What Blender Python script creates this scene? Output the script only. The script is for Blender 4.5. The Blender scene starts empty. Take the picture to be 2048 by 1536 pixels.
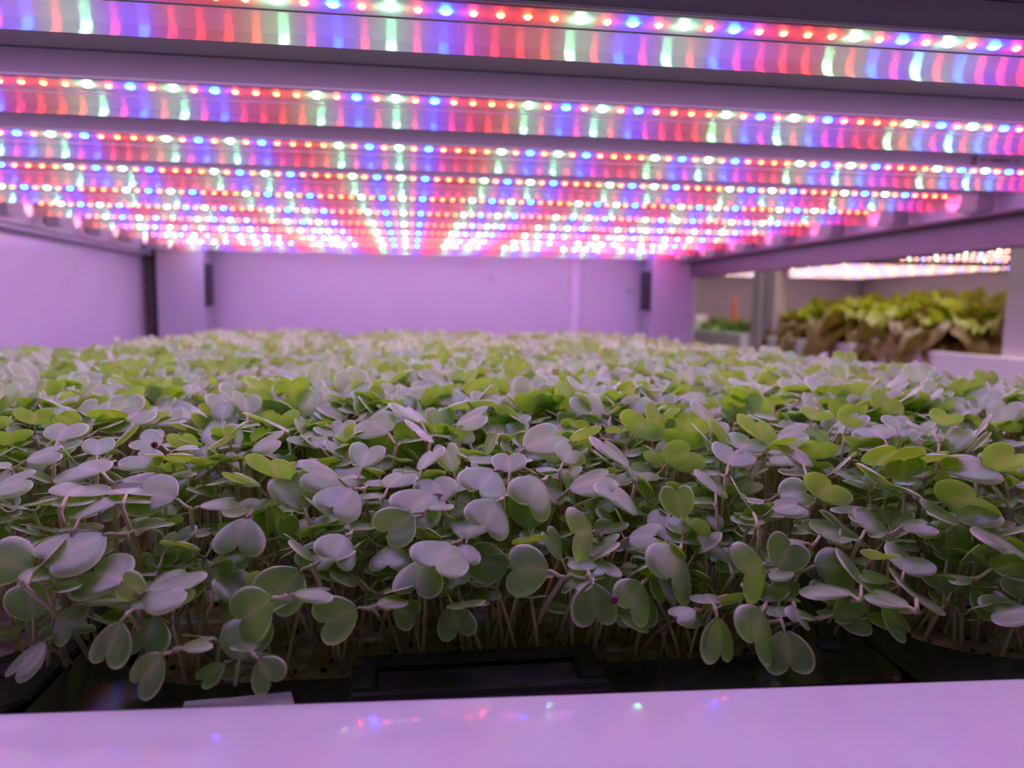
import bpy, math, random
import numpy as np
from mathutils import Vector, Matrix

random.seed(7)
rng = np.random.default_rng(7)
scene = bpy.context.scene
COL = scene.collection
PI = math.pi

# ------------------------------------------------------------------ camera
F_PX = 1491.6
YAW, PITCH, ROLL = -0.1371, -0.1043, 0.0110
CAM = np.array([-0.0612, 0.0, 1.17])          # metres; the shelf floor is at z = 1.00


def cam_axes():
    cy, sy, cp, sp = math.cos(YAW), math.sin(YAW), math.cos(PITCH), math.sin(PITCH)
    fwd = np.array([-sy * cp, cy * cp, sp])
    right = np.array([cy, sy, 0.0])
    up = np.cross(right, fwd)
    c, s = math.cos(ROLL), math.sin(ROLL)
    return right * c + up * s, up * c - right * s, fwd


RIGHT, UP, FWD = cam_axes()


def ray(x, y):
    return FWD + RIGHT * (x - 1024) / F_PX - UP * (y - 768) / F_PX


def at_plane(x, y, axis, value):
    d = ray(x, y)
    return CAM + d * ((value - CAM[axis]) / d[axis])


def project(P):
    v = np.asarray(P) - CAM
    d = v @ FWD
    return 1024 + F_PX * (v @ RIGHT) / d, 768 - F_PX * (v @ UP) / d, d


cd = bpy.data.cameras.new('camera')
cam = bpy.data.objects.new('camera', cd)
COL.objects.link(cam)
cam.matrix_world = Matrix(((RIGHT[0], UP[0], -FWD[0], CAM[0]), (RIGHT[1], UP[1], -FWD[1], CAM[1]),
                           (RIGHT[2], UP[2], -FWD[2], CAM[2]), (0, 0, 0, 1)))
cd.sensor_width = 36.0
cd.lens = F_PX / 2048 * 36.0
cd.clip_start = 0.01
cd.dof.use_dof = True
cd.dof.focus_distance = 0.325
cd.dof.aperture_fstop = cd.lens / 1000 / 0.0032
scene.camera = cam
RZ = CAM[2]                                   # heights below are written relative to the camera: z = RZ + h

# ------------------------------------------------------------------ helpers


class MB:
    def __init__(self):
        self.v, self.f, self.m = [], [], []

    def add(self, vs, fs, mi=0):
        o = len(self.v)
        self.v += [tuple(p) for p in vs]
        self.f += [tuple(i + o for i in f) for f in fs]
        self.m += [mi] * len(fs)

    def box(self, x0, x1, y0, y1, z0, z1, mi=0, b=0.0):
        if b <= 0:
            vs = [(x, y, z) for x in (x0, x1) for y in (y0, y1) for z in (z0, z1)]
            fs = [(0, 1, 3, 2), (4, 6, 7, 5), (0, 4, 5, 1), (2, 3, 7, 6), (0, 2, 6, 4), (1, 5, 7, 3)]
            self.add(vs, fs, mi)
            return
        # bevelled box: 24 corner vertices
        c = {}
        vs = []
        for ix, x in enumerate((x0, x1)):
            for iy, y in enumerate((y0, y1)):
                for iz, z in enumerate((z0, z1)):
                    sx, sy, sz = (b if ix == 0 else -b), (b if iy == 0 else -b), (b if iz == 0 else -b)
                    c[ix, iy, iz, 'x'] = len(vs); vs.append((x, y + sy, z + sz))
                    c[ix, iy, iz, 'y'] = len(vs); vs.append((x + sx, y, z + sz))
                    c[ix, iy, iz, 'z'] = len(vs); vs.append((x + sx, y + sy, z))
        fs = []
        for i in (0, 1):
            q = [c[i, 0, 0, 'x'], c[i, 1, 0, 'x'], c[i, 1, 1, 'x'], c[i, 0, 1, 'x']]
            fs.append(q if i else q[::-1])
            q = [c[0, i, 0, 'y'], c[0, i, 1, 'y'], c[1, i, 1, 'y'], c[1, i, 0, 'y']]
            fs.append(q if i else q[::-1])
            q = [c[0, 0, i, 'z'], c[1, 0, i, 'z'], c[1, 1, i, 'z'], c[0, 1, i, 'z']]
            fs.append(q if i else q[::-1])
        for i in (0, 1):
            for j in (0, 1):
                fs.append([c[i, j, 0, 'x'], c[i, j, 1, 'x'], c[i, j, 1, 'y'], c[i, j, 0, 'y']])
                fs.append([c[i, 0, j, 'x'], c[i, 1, j, 'x'], c[i, 1, j, 'z'], c[i, 0, j, 'z']])
                fs.append([c[0, i, j, 'y'], c[1, i, j, 'y'], c[1, i, j, 'z'], c[0, i, j, 'z']])
                for k in (0, 1):
                    fs.append([c[i, j, k, 'x'], c[i, j, k, 'y'], c[i, j, k, 'z']])
        self.add(vs, fs, mi)

    def tube(self, pts, radii, n=6, mi=0, cap=True):
        pts = [np.asarray(p, float) for p in pts]
        rings = []
        for i, p in enumerate(pts):
            t = pts[min(i + 1, len(pts) - 1)] - pts[max(i - 1, 0)]
            t = t / (np.linalg.norm(t) + 1e-12)
            ref = np.array([1.0, 0, 0]) if abs(t[0]) < .8 else np.array([0, 1.0, 0])
            a = np.cross(t, ref); a /= np.linalg.norm(a)
            b = np.cross(t, a)
            r = radii[i] if hasattr(radii, '__len__') else radii
            rings.append([p + r * (a * math.cos(2 * PI * k / n) + b * math.sin(2 * PI * k / n)) for k in range(n)])
        vs = [v for ring in rings for v in ring]
        fs = []
        for i in range(len(rings) - 1):
            for k in range(n):
                fs.append((i * n + k, i * n + (k + 1) % n, (i + 1) * n + (k + 1) % n, (i + 1) * n + k))
        if cap:
            fs.append(tuple(range(n))[::-1])
            fs.append(tuple((len(rings) - 1) * n + k for k in range(n)))
        self.add(vs, fs, mi)

    def prism_x(self, prof, x0, x1, mi=0, closed=True, cap=True):
        n = len(prof)
        vs = [(x0, y, z) for y, z in prof] + [(x1, y, z) for y, z in prof]
        fs = [(k, (k + 1) % n, n + (k + 1) % n, n + k) for k in range(n if closed else n - 1)]
        if cap:
            fs += [tuple(range(n))[::-1], tuple(range(n, 2 * n))]
        self.add(vs, fs, mi)

    def mesh(self, name, mats, smooth=False):
        me = bpy.data.meshes.new(name)
        me.from_pydata(self.v, [], self.f)
        for m in (mats if isinstance(mats, (list, tuple)) else [mats]):
            me.materials.append(m)
        if any(self.m):
            me.polygons.foreach_set('material_index', self.m)
        if smooth:
            me.polygons.foreach_set('use_smooth', [True] * len(me.polygons))
        me.update()
        return me

    def build(self, name, mats, parent=None, smooth=False, loc=None):
        return obj(name, self.mesh(name, mats, smooth), parent, loc)


def obj(name, me, parent=None, loc=None):
    o = bpy.data.objects.new(name, me)
    COL.objects.link(o)
    if parent is not None:
        o.parent = parent
    if loc is not None:
        o.location = loc
    return o


def tag(o, label, cat, group=None, kind=None):
    o['label'] = label
    o['category'] = cat
    if group:
        o['group'] = group
    if kind:
        o['kind'] = kind
    return o


def thing(name, label, cat, loc=(0, 0, 0), group=None):
    o = bpy.data.objects.new(name, None)
    COL.objects.link(o)
    o.location = loc
    o.empty_display_size = 0.02
    return tag(o, label, cat, group)


def structure(o, label=None, cat=None):
    o['kind'] = 'structure'
    if label:
        o['label'] = label
        o['category'] = cat
    return o


# ------------------------------------------------------------------ materials
def new_mat(name):
    m = bpy.data.materials.new(name)
    m.use_nodes = True
    nt = m.node_tree
    nt.nodes.clear()
    out = nt.nodes.new('ShaderNodeOutputMaterial')
    return m, nt, out


def principled(name, col, rough=.5, metal=0., spec=.5, noise=0., nscale=30., bump=0., bscale=200., coat=0., coat_rough=.05, emit=None):
    m, nt, out = new_mat(name)
    p = nt.nodes.new('ShaderNodeBsdfPrincipled')
    nt.links.new(p.outputs[0], out.inputs[0])
    p.inputs['Base Color'].default_value = (*col, 1)
    p.inputs['Roughness'].default_value = rough
    p.inputs['Metallic'].default_value = metal
    p.inputs['Specular IOR Level'].default_value = spec
    p.inputs['Coat Weight'].default_value = coat
    p.inputs['Coat Roughness'].default_value = coat_rough
    tc = nt.nodes.new('ShaderNodeTexCoord')
    if noise > 0:
        n = nt.nodes.new('ShaderNodeTexNoise')
        n.inputs['Scale'].default_value = nscale
        n.inputs['Detail'].default_value = 5
        r = nt.nodes.new('ShaderNodeValToRGB')
        r.color_ramp.elements[0].position = .3
        r.color_ramp.elements[1].position = .7
        r.color_ramp.elements[0].color = (*[c * (1 - noise) for c in col], 1)
        r.color_ramp.elements[1].color = (*[min(1, c * (1 + noise)) for c in col], 1)
        nt.links.new(tc.outputs['Object'], n.inputs['Vector'])
        nt.links.new(n.outputs['Fac'], r.inputs['Fac'])
        nt.links.new(r.outputs['Color'], p.inputs['Base Color'])
    if bump > 0:
        n = nt.nodes.new('ShaderNodeTexNoise')
        n.inputs['Scale'].default_value = bscale
        n.inputs['Detail'].default_value = 3
        b = nt.nodes.new('ShaderNodeBump')
        b.inputs['Strength'].default_value = bump
        b.inputs['Distance'].default_value = .002
        nt.links.new(tc.outputs['Object'], n.inputs['Vector'])
        nt.links.new(n.outputs['Fac'], b.inputs['Height'])
        nt.links.new(b.outputs['Normal'], p.inputs['Normal'])
    return m


def emission(name, col, strength):
    m, nt, out = new_mat(name)
    e = nt.nodes.new('ShaderNodeEmission')
    e.inputs['Color'].default_value = (*col, 1)
    e.inputs['Strength'].default_value = strength
    nt.links.new(e.outputs[0], out.inputs[0])
    return m


LED_POWER = 150.0
M_RED = emission('led_red', (1.0, 0.016, 0.0035), LED_POWER * 1.5)
M_GREEN = emission('led_green_white', (0.22, 1.0, 0.42), LED_POWER * 1.85)
M_BLUE = emission('led_blue', (0.0012, 0.03, 1.0), LED_POWER * 4.1)
M_RED_DIM = emission('led_red_far_rack', (1.0, .42, .32), LED_POWER * .26)
M_GREEN_DIM = emission('led_green_far_rack', (.85, 1.0, .7), LED_POWER * .26)
M_BLUE_DIM = emission('led_blue_far_rack', (.4, .34, 1.0), LED_POWER * .4)


def cover_material():
    m, nt, out = new_mat('clear_cover')
    tr = nt.nodes.new('ShaderNodeBsdfTransparent')
    tr.inputs[0].default_value = (.97, .97, .98, 1)
    tl = nt.nodes.new('ShaderNodeBsdfTranslucent')
    tl.inputs[0].default_value = (.95, .95, .95, 1)
    df = nt.nodes.new('ShaderNodeBsdfDiffuse')
    df.inputs[0].default_value = (.9, .9, .9, 1)
    gl = nt.nodes.new('ShaderNodeBsdfGlossy')
    gl.inputs['Roughness'].default_value = .3
    gl.inputs['Anisotropy'].default_value = .85
    cx_ = nt.nodes.new('ShaderNodeCombineXYZ'); cx_.inputs[0].default_value = 1.0
    nt.links.new(cx_.outputs[0], gl.inputs['Tangent'])
    lw = nt.nodes.new('ShaderNodeLayerWeight')
    lw.inputs['Blend'].default_value = .35
    m1 = nt.nodes.new('ShaderNodeMixShader'); m1.inputs[0].default_value = .5
    m2 = nt.nodes.new('ShaderNodeMixShader'); m2.inputs[0].default_value = .05
    m3 = nt.nodes.new('ShaderNodeMixShader')
    mul = nt.nodes.new('ShaderNodeMath'); mul.operation = 'MULTIPLY_ADD'
    mul.inputs[1].default_value = .13; mul.inputs[2].default_value = .03
    L = nt.links.new
    L(tl.outputs[0], m1.inputs[1]); L(df.outputs[0], m1.inputs[2])
    L(tr.outputs[0], m2.inputs[1]); L(m1.outputs[0], m2.inputs[2])
    L(lw.outputs['Fresnel'], mul.inputs[0]); L(mul.outputs[0], m3.inputs[0])
    L(m2.outputs[0], m3.inputs[1]); L(gl.outputs[0], m3.inputs[2])
    L(m3.outputs[0], out.inputs[0])
    return m


M_COVER = cover_material()
M_HOUSING = principled('white_tube_housing', (.52, .51, .54), .4)
M_BOARD = principled('led_board_white', (.36, .36, .37), .35)
M_MILKY = principled('milky_cover_edge', (.9, .88, .9), .3)
M_FASCIA = principled('white_fascia', (.72, .7, .74), .35)
M_CAP = principled('milky_end_cap', (.85, .8, .78), .4)
M_CONN = principled('grey_connector', (.42, .42, .43), .45)
M_CONNDARK = principled('dark_gap_plastic', (.06, .05, .06), .6)
M_PLATE = principled('glossy_shelf_underside', (.42, .41, .44), .17, spec=.6)
M_STEEL2 = principled('pale_painted_steel', (.62, .55, .6), .4)
M_STEEL = principled('painted_steel', (.36, .34, .39), .38, noise=.06, nscale=6)
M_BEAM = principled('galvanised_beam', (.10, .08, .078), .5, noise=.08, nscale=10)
M_SLOT = principled('dark_slot', (.02, .02, .022), .6)
M_WALL = principled('white_wall_panel', (.52, .50, .54), .22, spec=.4, noise=.03, nscale=3, bump=.12, bscale=6)
M_SEAM = principled('wall_seam', (.62, .6, .64), .25)
M_TANK = principled('white_tank_plastic', (.93, .91, .93), .3, noise=.03, nscale=14, bump=.25, bscale=40, coat=.25, coat_rough=.06)
M_BLACK = principled('black_tray_plastic', (.012, .012, .013), .22, spec=.5, bump=.1, bscale=90)
M_BLACKM = principled('black_tray_recess', (.006, .006, .006), .6)
M_MAT = principled('fibrous_growing_mat', (.34, .27, .22), .9, noise=.3, nscale=160, bump=.6, bscale=400)
M_SEED = principled('seed_hull_dark', (.035, .018, .016), .5)
M_SEEDRED = principled('seed_hull_purple', (.22, .01, .05), .4)
M_FLOOR = principled('grey_floor', (.35, .34, .36), .5, noise=.1, nscale=4)
M_PAPER = principled('pale_paper', (.7, .66, .7), .6)
M_INK = principled('black_print', (.02, .015, .03), .6)
M_SCREW = principled('screw_metal', (.3, .28, .3), .4, metal=.6)
M_ORANGE = principled('orange_plastic', (.8, .25, .12), .5)


def leaf_material(name, top, trans, rim, fac=.45, gloss=.1, rough=.42, rib=True, var=.25):
    m, nt, out = new_mat(name)
    L = nt.links.new
    N = nt.nodes.new
    at = N('ShaderNodeAttribute'); at.attribute_name = 'margin'
    sep = N('ShaderNodeSeparateColor')
    L(at.outputs['Color'], sep.inputs[0])
    tc = N('ShaderNodeNewGeometry')
    nz = N('ShaderNodeTexNoise'); nz.inputs['Scale'].default_value = 55; nz.inputs['Detail'].default_value = 2
    L(tc.outputs['Position'], nz.inputs['Vector'])
    fine = N('ShaderNodeTexNoise'); fine.inputs['Scale'].default_value = 900; fine.inputs['Detail'].default_value = 3
    L(tc.outputs['Position'], fine.inputs['Vector'])
    hv = N('ShaderNodeHueSaturation')
    mp = N('ShaderNodeMapRange'); mp.inputs[1].default_value = .3; mp.inputs[2].default_value = .7
    mp.inputs[3].default_value = 1 - var; mp.inputs[4].default_value = 1 + var
    L(nz.outputs['Fac'], mp.inputs[0])
    L(mp.outputs[0], hv.inputs['Value'])
    hv.inputs['Color'].default_value = (*top, 1)
    mixc = N('ShaderNodeMix'); mixc.data_type = 'RGBA'
    L(sep.outputs[0], mixc.inputs[0])
    L(hv.outputs[0], mixc.inputs[6])
    mixc.inputs[7].default_value = (*rim, 1)
    hv2 = N('ShaderNodeHueSaturation')
    L(mp.outputs[0], hv2.inputs['Value'])
    hv2.inputs['Color'].default_value = (*trans, 1)
    mixt = N('ShaderNodeMix'); mixt.data_type = 'RGBA'
    L(sep.outputs[1], mixt.inputs[0])
    L(hv2.outputs[0], mixt.inputs[6])
    mixt.inputs[7].default_value = (*[min(1, c * 1.3 + .1) for c in trans], 1)
    bp = N('ShaderNodeBump'); bp.inputs['Strength'].default_value = .22; bp.inputs['Distance'].default_value = .0006
    L(fine.outputs['Fac'], bp.inputs['Height'])
    d = N('ShaderNodeBsdfDiffuse'); L(mixc.outputs[2], d.inputs[0]); L(bp.outputs[0], d.inputs['Normal'])
    t = N('ShaderNodeBsdfTranslucent'); L(mixt.outputs[2], t.inputs[0])
    g = N('ShaderNodeBsdfGlossy'); g.inputs['Roughness'].default_value = rough; L(bp.outputs[0], g.inputs['Normal'])
    g.inputs[0].default_value = (.93, .97, .93, 1)
    m1 = N('ShaderNodeMixShader'); m1.inputs[0].default_value = fac
    m2 = N('ShaderNodeMixShader')
    lw = N('ShaderNodeLayerWeight'); lw.inputs['Blend'].default_value = .4
    ma = N('ShaderNodeMath'); ma.operation = 'MULTIPLY_ADD'; ma.inputs[1].default_value = gloss * 3.4; ma.inputs[2].default_value = gloss
    L(lw.outputs['Fresnel'], ma.inputs[0]); L(ma.outputs[0], m2.inputs[0])
    L(d.outputs[0], m1.inputs[1]); L(t.outputs[0], m1.inputs[2])
    L(m1.outputs[0], m2.inputs[1]); L(g.outputs[0], m2.inputs[2])
    L(m2.outputs[0], out.inputs[0])
    return m


M_LEAF = leaf_material('cotyledon_leaf', (.20, .38, .10), (.50, 1.0, .02), (.9, 1.0, .5), fac=.5, gloss=.105, rough=.42)
M_STEM = leaf_material('seedling_stem', (.74, .69, .40), (.7, .75, .25), (.74, .69, .4), fac=.28, gloss=.06, rough=.4)
M_LETTUCE = leaf_material('lettuce_green', (.42, .48, .04), (.62, .8, .03), (.5, .55, .1), fac=.45, gloss=.018, rough=.45, var=.45)
M_BRONZE = leaf_material('lettuce_bronze', (.24, .16, .05), (.34, .24, .03), (.3, .22, .1), fac=.35, gloss=.018, rough=.45, var=.4)
M_PAKCHOI = leaf_material('pak_choi_green', (.16, .34, .08), (.25, .7, .05), (.4, .5, .2), fac=.4, gloss=.03, rough=.4, var=.4)

# ------------------------------------------------------------------ the room
X_LEFT = at_plane(300, 640, 1, 1.93)[0]
Y_BACK = 1.97
X_BACKEND = at_plane(1392, 600, 1, Y_BACK)[0]
b = MB(); b.box(-3.0, 4.2, -2.6, 4.6, -.05, 0.0)
structure(b.build('floor', M_FLOOR), 'grey floor under the racks', 'floor')
b = MB(); b.box(X_LEFT - .05, X_LEFT, -.3, Y_BACK + .05, 0, 2.3)
structure(b.build('wall_left', M_WALL), 'white panel wall along the left side of the rack', 'wall')
wb = MB(); wb.box(X_LEFT, X_BACKEND, Y_BACK, Y_BACK + .05, 0, 2.3)
wall_back = structure(wb.build('wall_back', M_WALL), 'white panel wall behind the rack with one vertical seam', 'wall')
xs = at_plane(1150, 600, 1, Y_BACK)[0]
b = MB(); b.box(xs - .014, xs + .014, Y_BACK - .009, Y_BACK + .001, .6, 2.2, 0, .003)
b.build('seam_strip', M_SEAM, wall_back)
for px, py in ((982, 556), (1258, 583)):
    p = at_plane(px, py, 1, Y_BACK)
    b = MB(); b.tube([(p[0], Y_BACK + .002, p[2]), (p[0], Y_BACK - .004, p[2])], [.006, .005], 10)
    b.build('screw', M_SCREW, wall_back)
xg = at_plane(300, 620, 1, 1.9)[0]
b = MB(); b.box(X_LEFT + .001, X_LEFT + .022, 1.90, 1.96, .4, 2.2)  # dark strip stands in for the shade between left wall and post
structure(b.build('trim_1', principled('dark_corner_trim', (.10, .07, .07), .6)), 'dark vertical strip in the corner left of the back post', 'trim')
b = MB(); b.box(-3, 4.2, 4.5, 4.6, 0, 2.6)
structure(b.build('wall_far', M_WALL), 'pale wall far beyond the neighbouring racks', 'wall')
b = MB(); b.box(4.1, 4.2, -2.6, 4.5, 0, 2.6)
structure(b.build('wall_right', M_WALL), 'pale wall on the far right of the room', 'wall')

# ------------------------------------------------------------------ the rack
H_LENS = .1203
H_PLATE = H_LENS + .0365
rack = thing('grow_rack', 'grey steel grow rack whose upper shelf holds the rows of LED tubes', 'rack', (0, 1, 0))


def rel(o):                                    # keep world coordinates although parented to an empty
    o.matrix_parent_inverse = Matrix.Translation(-o.parent.location)
    return o


b = MB(); b.box(X_LEFT + .004, .72, .12, 1.965, RZ + H_PLATE + .0005, RZ + H_PLATE + .012)
rel(b.build('shelf_plate', M_PLATE, rack))
pl0, pl1 = at_plane(315, 600, 1, 1.86)[0], at_plane(409, 600, 1, 1.86)[0]
pr0, pr1 = at_plane(1303, 600, 1, 1.86)[0], at_plane(1386, 600, 1, 1.86)[0]
for (x0, x1, sl) in ((pl0, pl1, 1), (pr0, pr1, -1)):
    b = MB()
    zt = RZ + H_PLATE - .002
    b.box(x0, x1, 1.86, 1.866, 0, zt)                      # front web
    b.box(x0, x0 + .004, 1.866, 1.93, 0, zt)               # returns
    b.box(x1 - .004, x1, 1.866, 1.93, 0, zt)
    post = rel(b.build('post', M_STEEL, rack))
    z1, z0 = at_plane(410, 527, 1, 1.86)[2], at_plane(410, 612, 1, 1.86)[2]
    s = MB()
    if sl > 0:
        s.box(x1 + .0005, x1 + .0115, 1.862, 1.9, z0, z1)
    else:
        s.box(x0 - .0185, x0 - .0005, 1.862, 1.9, z0, z1)
    o = s.build('slot_bracket', M_SLOT, post)
X_RAIL = .655
for sx in (-1, 1):
    b = MB()
    zt, zb = RZ + H_LENS - .006, RZ + .078
    xa, xb = (X_RAIL, X_RAIL + .03) if sx > 0 else (X_LEFT + .004, -X_RAIL)
    if sx > 0:
        b.box(xa, xa + .003, .15, 1.855, zb, zt)
        b.box(xa - .03, xa + .003, .15, 1.855, zt, zt + .003)
        b.box(xa + .003, xa + .03, .15, 1.855, zb, zb + .003)
    else:
        b.box(xa, xb, .15, 1.855, zt - .005, zt)
    fa = MB()
    xf = sx * (X_RAIL + .004)
    fa.box(*sorted((xf, xf + sx * .006)), .15, 1.855, zt + .0035, RZ + H_PLATE)
    rel(fa.build('side_fascia', M_FASCIA, rack))
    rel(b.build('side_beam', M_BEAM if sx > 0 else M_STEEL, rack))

# ------------------------------------------------------------------ LED tubes
Y_ROW1, ROW = .373, .1594
PATTERN = 'RRRRGRBRGRB'
SP = .1447 / 11
seq = []
k0 = 0
xs_led = -.0304
first = int(math.floor((-.592 - xs_led) / SP)) + 1
n_led = 0
for i in range(first, first + 200):
    x = xs_led + i * SP
    if x > .594:
        break
    c = PATTERN[i % 11]
    seq.append((x, c))
led_b = MB()
R_LED, Hd = .0027, .0015
ring = []
vs, fs = [], []
for j, (rr, zz) in enumerate(((1.0, 0.0), (.86, -.55), (.48, -.9))):
    for k in range(8):
        vs.append((R_LED * rr * math.cos(k * PI / 4), R_LED * rr * math.sin(k * PI / 4), Hd * zz))
for j in range(2):
    for k in range(8):
        fs.append((j * 8 + k, (j + 1) * 8 + k, (j + 1) * 8 + (k + 1) % 8, j * 8 + (k + 1) % 8))
fs.append(tuple(16 + k for k in range(8))[::-1])
led_b.add(vs, fs)
LED_MESH = {}
for c, m in (('R', M_RED), ('G', M_GREEN), ('B', M_BLUE)):
    q_ = {'R': .82, 'G': 1.08, 'B': 1.12}[c]
    one = MB(); one.v = [(x * q_, y * q_, z) for x, y, z in led_b.v]; one.f = led_b.f; one.m = led_b.m
    LED_MESH[c] = one.mesh('led_' + {'R': 'red', 'G': 'green', 'B': 'blue'}[c], m, True)
HX = .600
hb = MB()
hb.prism_x([(-.0125, .0212), (.0125, .0212), (.0125, .0364), (-.0125, .0364)], -.645, .645)
ME_HOUSING = hb.mesh('tube_housing', M_HOUSING)
bb = MB(); bb.box(-HX, HX, -.0105, .0105, .0190, .0211)
ME_BOARD = bb.mesh('led_board', M_BOARD)
prof = [(-.0122, .0211), (-.0122, .0125)]
for k in range(13):
    a = PI + PI * k / 12
    prof.append((.0122 * math.cos(a), .0122 + .0122 * math.sin(a)))
prof += [(.0122, .0125), (.0122, .0211)]
cb = MB(); cb.prism_x(prof, -HX, HX, closed=False, cap=False)
for s_ in (-1, 1):
    cb.box(-HX, HX, *sorted((s_ * .01225, s_ * .0130)), .0195, .0211, 1)
cb.box(-HX, HX, -.0124, -.0119, .0098, .0105, 1)
ME_COVER = cb.mesh('clear_cover', [M_COVER, M_MILKY], False)
ME_COVER.polygons.foreach_set('use_smooth', [p.material_index == 0 for p in ME_COVER.polygons])
prof2 = [(y * 1.06, z * 1.03 - .0006) for y, z in prof]


def cap_mesh(s):
    m = MB(); m.prism_x(prof2, *( (HX, HX + .022) if s > 0 else (-HX - .022, -HX)))
    return m.mesh('end_cap', M_CAP)


def conn_mesh(s):
    m = MB()
    x0, x1 = (HX + .0222, HX + .0452) if s > 0 else (-HX - .0452, -HX - .0222)
    m.box(x0, x1, -.0125, .0125, -.001, .0210, 0, .0015)
    xa, xb = (x1, x1 + .005) if s > 0 else (x0 - .005, x0)
    m.box(xa, xb, -.006, .006, .004, .016, 1)
    return m.mesh('connector', [M_CONN, M_CONNDARK])


CAPS = {s: cap_mesh(s) for s in (-1, 1)}
CONNS = {s: conn_mesh(s) for s in (-1, 1)}
ORD = ['nearest and largest LED grow tube, running across the very top of the view',
       'second LED grow tube from the front, with a bright line along its clear cover',
       'third LED grow tube from the front, black maker print on its white housing',
       'fourth LED grow tube from the front, its right end cap in view',
       'fifth LED grow tube from the front, just behind the fourth',
       'sixth LED grow tube from the front, first with its left end in view',
       'seventh LED grow tube from the front, in the dense glowing part',
       'eighth LED grow tube from the front, third from the back',
       'ninth LED grow tube from the front, second from the back wall',
       'rearmost LED grow tube, last glowing row before the white back wall']
tubes = []
for i in range(10):
    t = thing('led_grow_tube', ORD[i], 'LED tube', (0, Y_ROW1 + ROW * i, RZ + H_LENS), 'LED grow tubes under the upper shelf')
    tubes.append(t)
    obj('housing', ME_HOUSING, t)
    obj('circuit_board', ME_BOARD, t)
    obj('clear_cover', ME_COVER, t)
    for s in (-1, 1):
        obj('end_cap', CAPS[s], t)
        obj('connector', CONNS[s], t)
    for x, c in seq:
        obj('led', LED_MESH[c], t, (x, 0, .0189))['label'] = {'R': 'red LED', 'G': 'greenish white LED', 'B': 'blue LED'}[c]

# maker's print on the third tube's housing (front face)
t3 = tubes[2]
yf = Y_ROW1 + 2 * ROW - .0127
pm = MB()


def on_face(px, py):
    p = at_plane(px, py, 1, yf)
    return p[0], p[2] - (RZ + H_LENS)


c0 = on_face(1948, 322)
rr = .0032
pts = [(c0[0] + .82 * rr * math.cos(a), -.0127, c0[1] + rr * math.sin(a)) for a in np.linspace(.5, 2 * PI + .2, 24)]
pm.tube(pts, .0004, 5)
for a0, sz in ((1.1, .0011), (4.3, .0009)):
    pts = [(c0[0] + .9 * rr * math.cos(a), -.0127, c0[1] + 1.05 * rr * math.sin(a)) for a in np.linspace(a0 - .6, a0 + .9, 8)]
    pm.tube(pts, [sz * math.sin(PI * (k + .6) / 8.5) + .0002 for k in range(8)], 5)
pm.tube([(c0[0] - .0011, -.0127, c0[1] - .0014), (c0[0] + .0002, -.0127, c0[1] + .0019), (c0[0] + .0012, -.0127, c0[1] - .0016)], .00035, 5)
pm.build('maker_logo', M_INK, t3)


def text_mesh(body, size):
    cu = bpy.data.curves.new('print', 'FONT')
    cu.body = body
    cu.size = size
    cu.extrude = .00004
    cu.offset = size * .012
    o = bpy.data.objects.new('print_tmp', cu)
    COL.objects.link(o)
    dg = bpy.context.evaluated_depsgraph_get()
    me = bpy.data.meshes.new_from_object(o.evaluated_get(dg))
    bpy.data.objects.remove(o)
    me.materials.clear()
    me.materials.append(M_INK)
    return me


for body, (px, py), sz in (('型号：LED植物照明灯管     功率：', (1960, 322), .0031), ('规格：AC85-265V 50/60Hz  日期：', (1959, 337), .0029)):
    x, z = on_face(px, py)
    o = obj('printed_text', text_mesh(body, sz), t3, (x, -.0127, z))
    o.rotation_euler = (PI / 2, 0, 0)

# ------------------------------------------------------------------ white tank with its front rim
H_LIP = -.13
Y_LIP = .2365
lipL, lipR = at_plane(0, 1423, 2, RZ + H_LIP), at_plane(2048, 1353, 2, RZ + H_LIP)
LIP_SLOPE = (lipR[1] - lipL[1]) / (lipR[0] - lipL[0])


def lip_y(x):
    return lipL[1] + LIP_SLOPE * (x - lipL[0])


tank = thing('growing_tank', 'glossy white growing tank, its wide front rim along the bottom of the view', 'tank', (0, 1, 1.0))
b = MB()
prof_l = [(.10, RZ + H_LIP - .035), (.10, RZ + H_LIP - .003), (.103, RZ + H_LIP - .0006), (.106, RZ + H_LIP), (Y_LIP - .0025, RZ + H_LIP), (Y_LIP - .0007, RZ + H_LIP - .0006), (Y_LIP, RZ + H_LIP - .0025), (Y_LIP, 1.0)]
prof_l += [(Y_LIP - .004, 1.0), (Y_LIP - .004, RZ + H_LIP - .006), (.104, RZ + H_LIP - .006), (.104, RZ + H_LIP - .035)]
b.prism_x(prof_l, -.64, .64)
b.v = [(x, y + (lip_y(x) - Y_LIP if y > .15 else 0), z) for x, y, z in b.v]
rel(b.build('front_rim', M_TANK, tank))
b = MB(); b.box(-.64, .64, Y_LIP - .004, 1.84, .985, .9995)
rel(b.build('tank_floor', M_TANK, tank))
for s in (-1, 1):
    b = MB(); b.box(*sorted((s * .63, s * .64)), Y_LIP, 1.84, 1.0, 1.04)
    rel(b.build('side_wall', M_TANK, tank))
b = MB(); b.box(-.63, .63, 1.83, 1.84, 1.0, 1.04)
rel(b.build('rear_wall', M_TANK, tank))
b = MB()
for (x0, x1) in ((-.70, -.66), (.66, .70)):
    b.box(x0, x1, .15, 1.855, .945, .985)
for y in (.3, 1.0, 1.7):
    b.box(-.66, .66, y - .02, y + .02, .945, .985)
rel(b.build('lower_shelf_frame', M_STEEL, rack))

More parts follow.
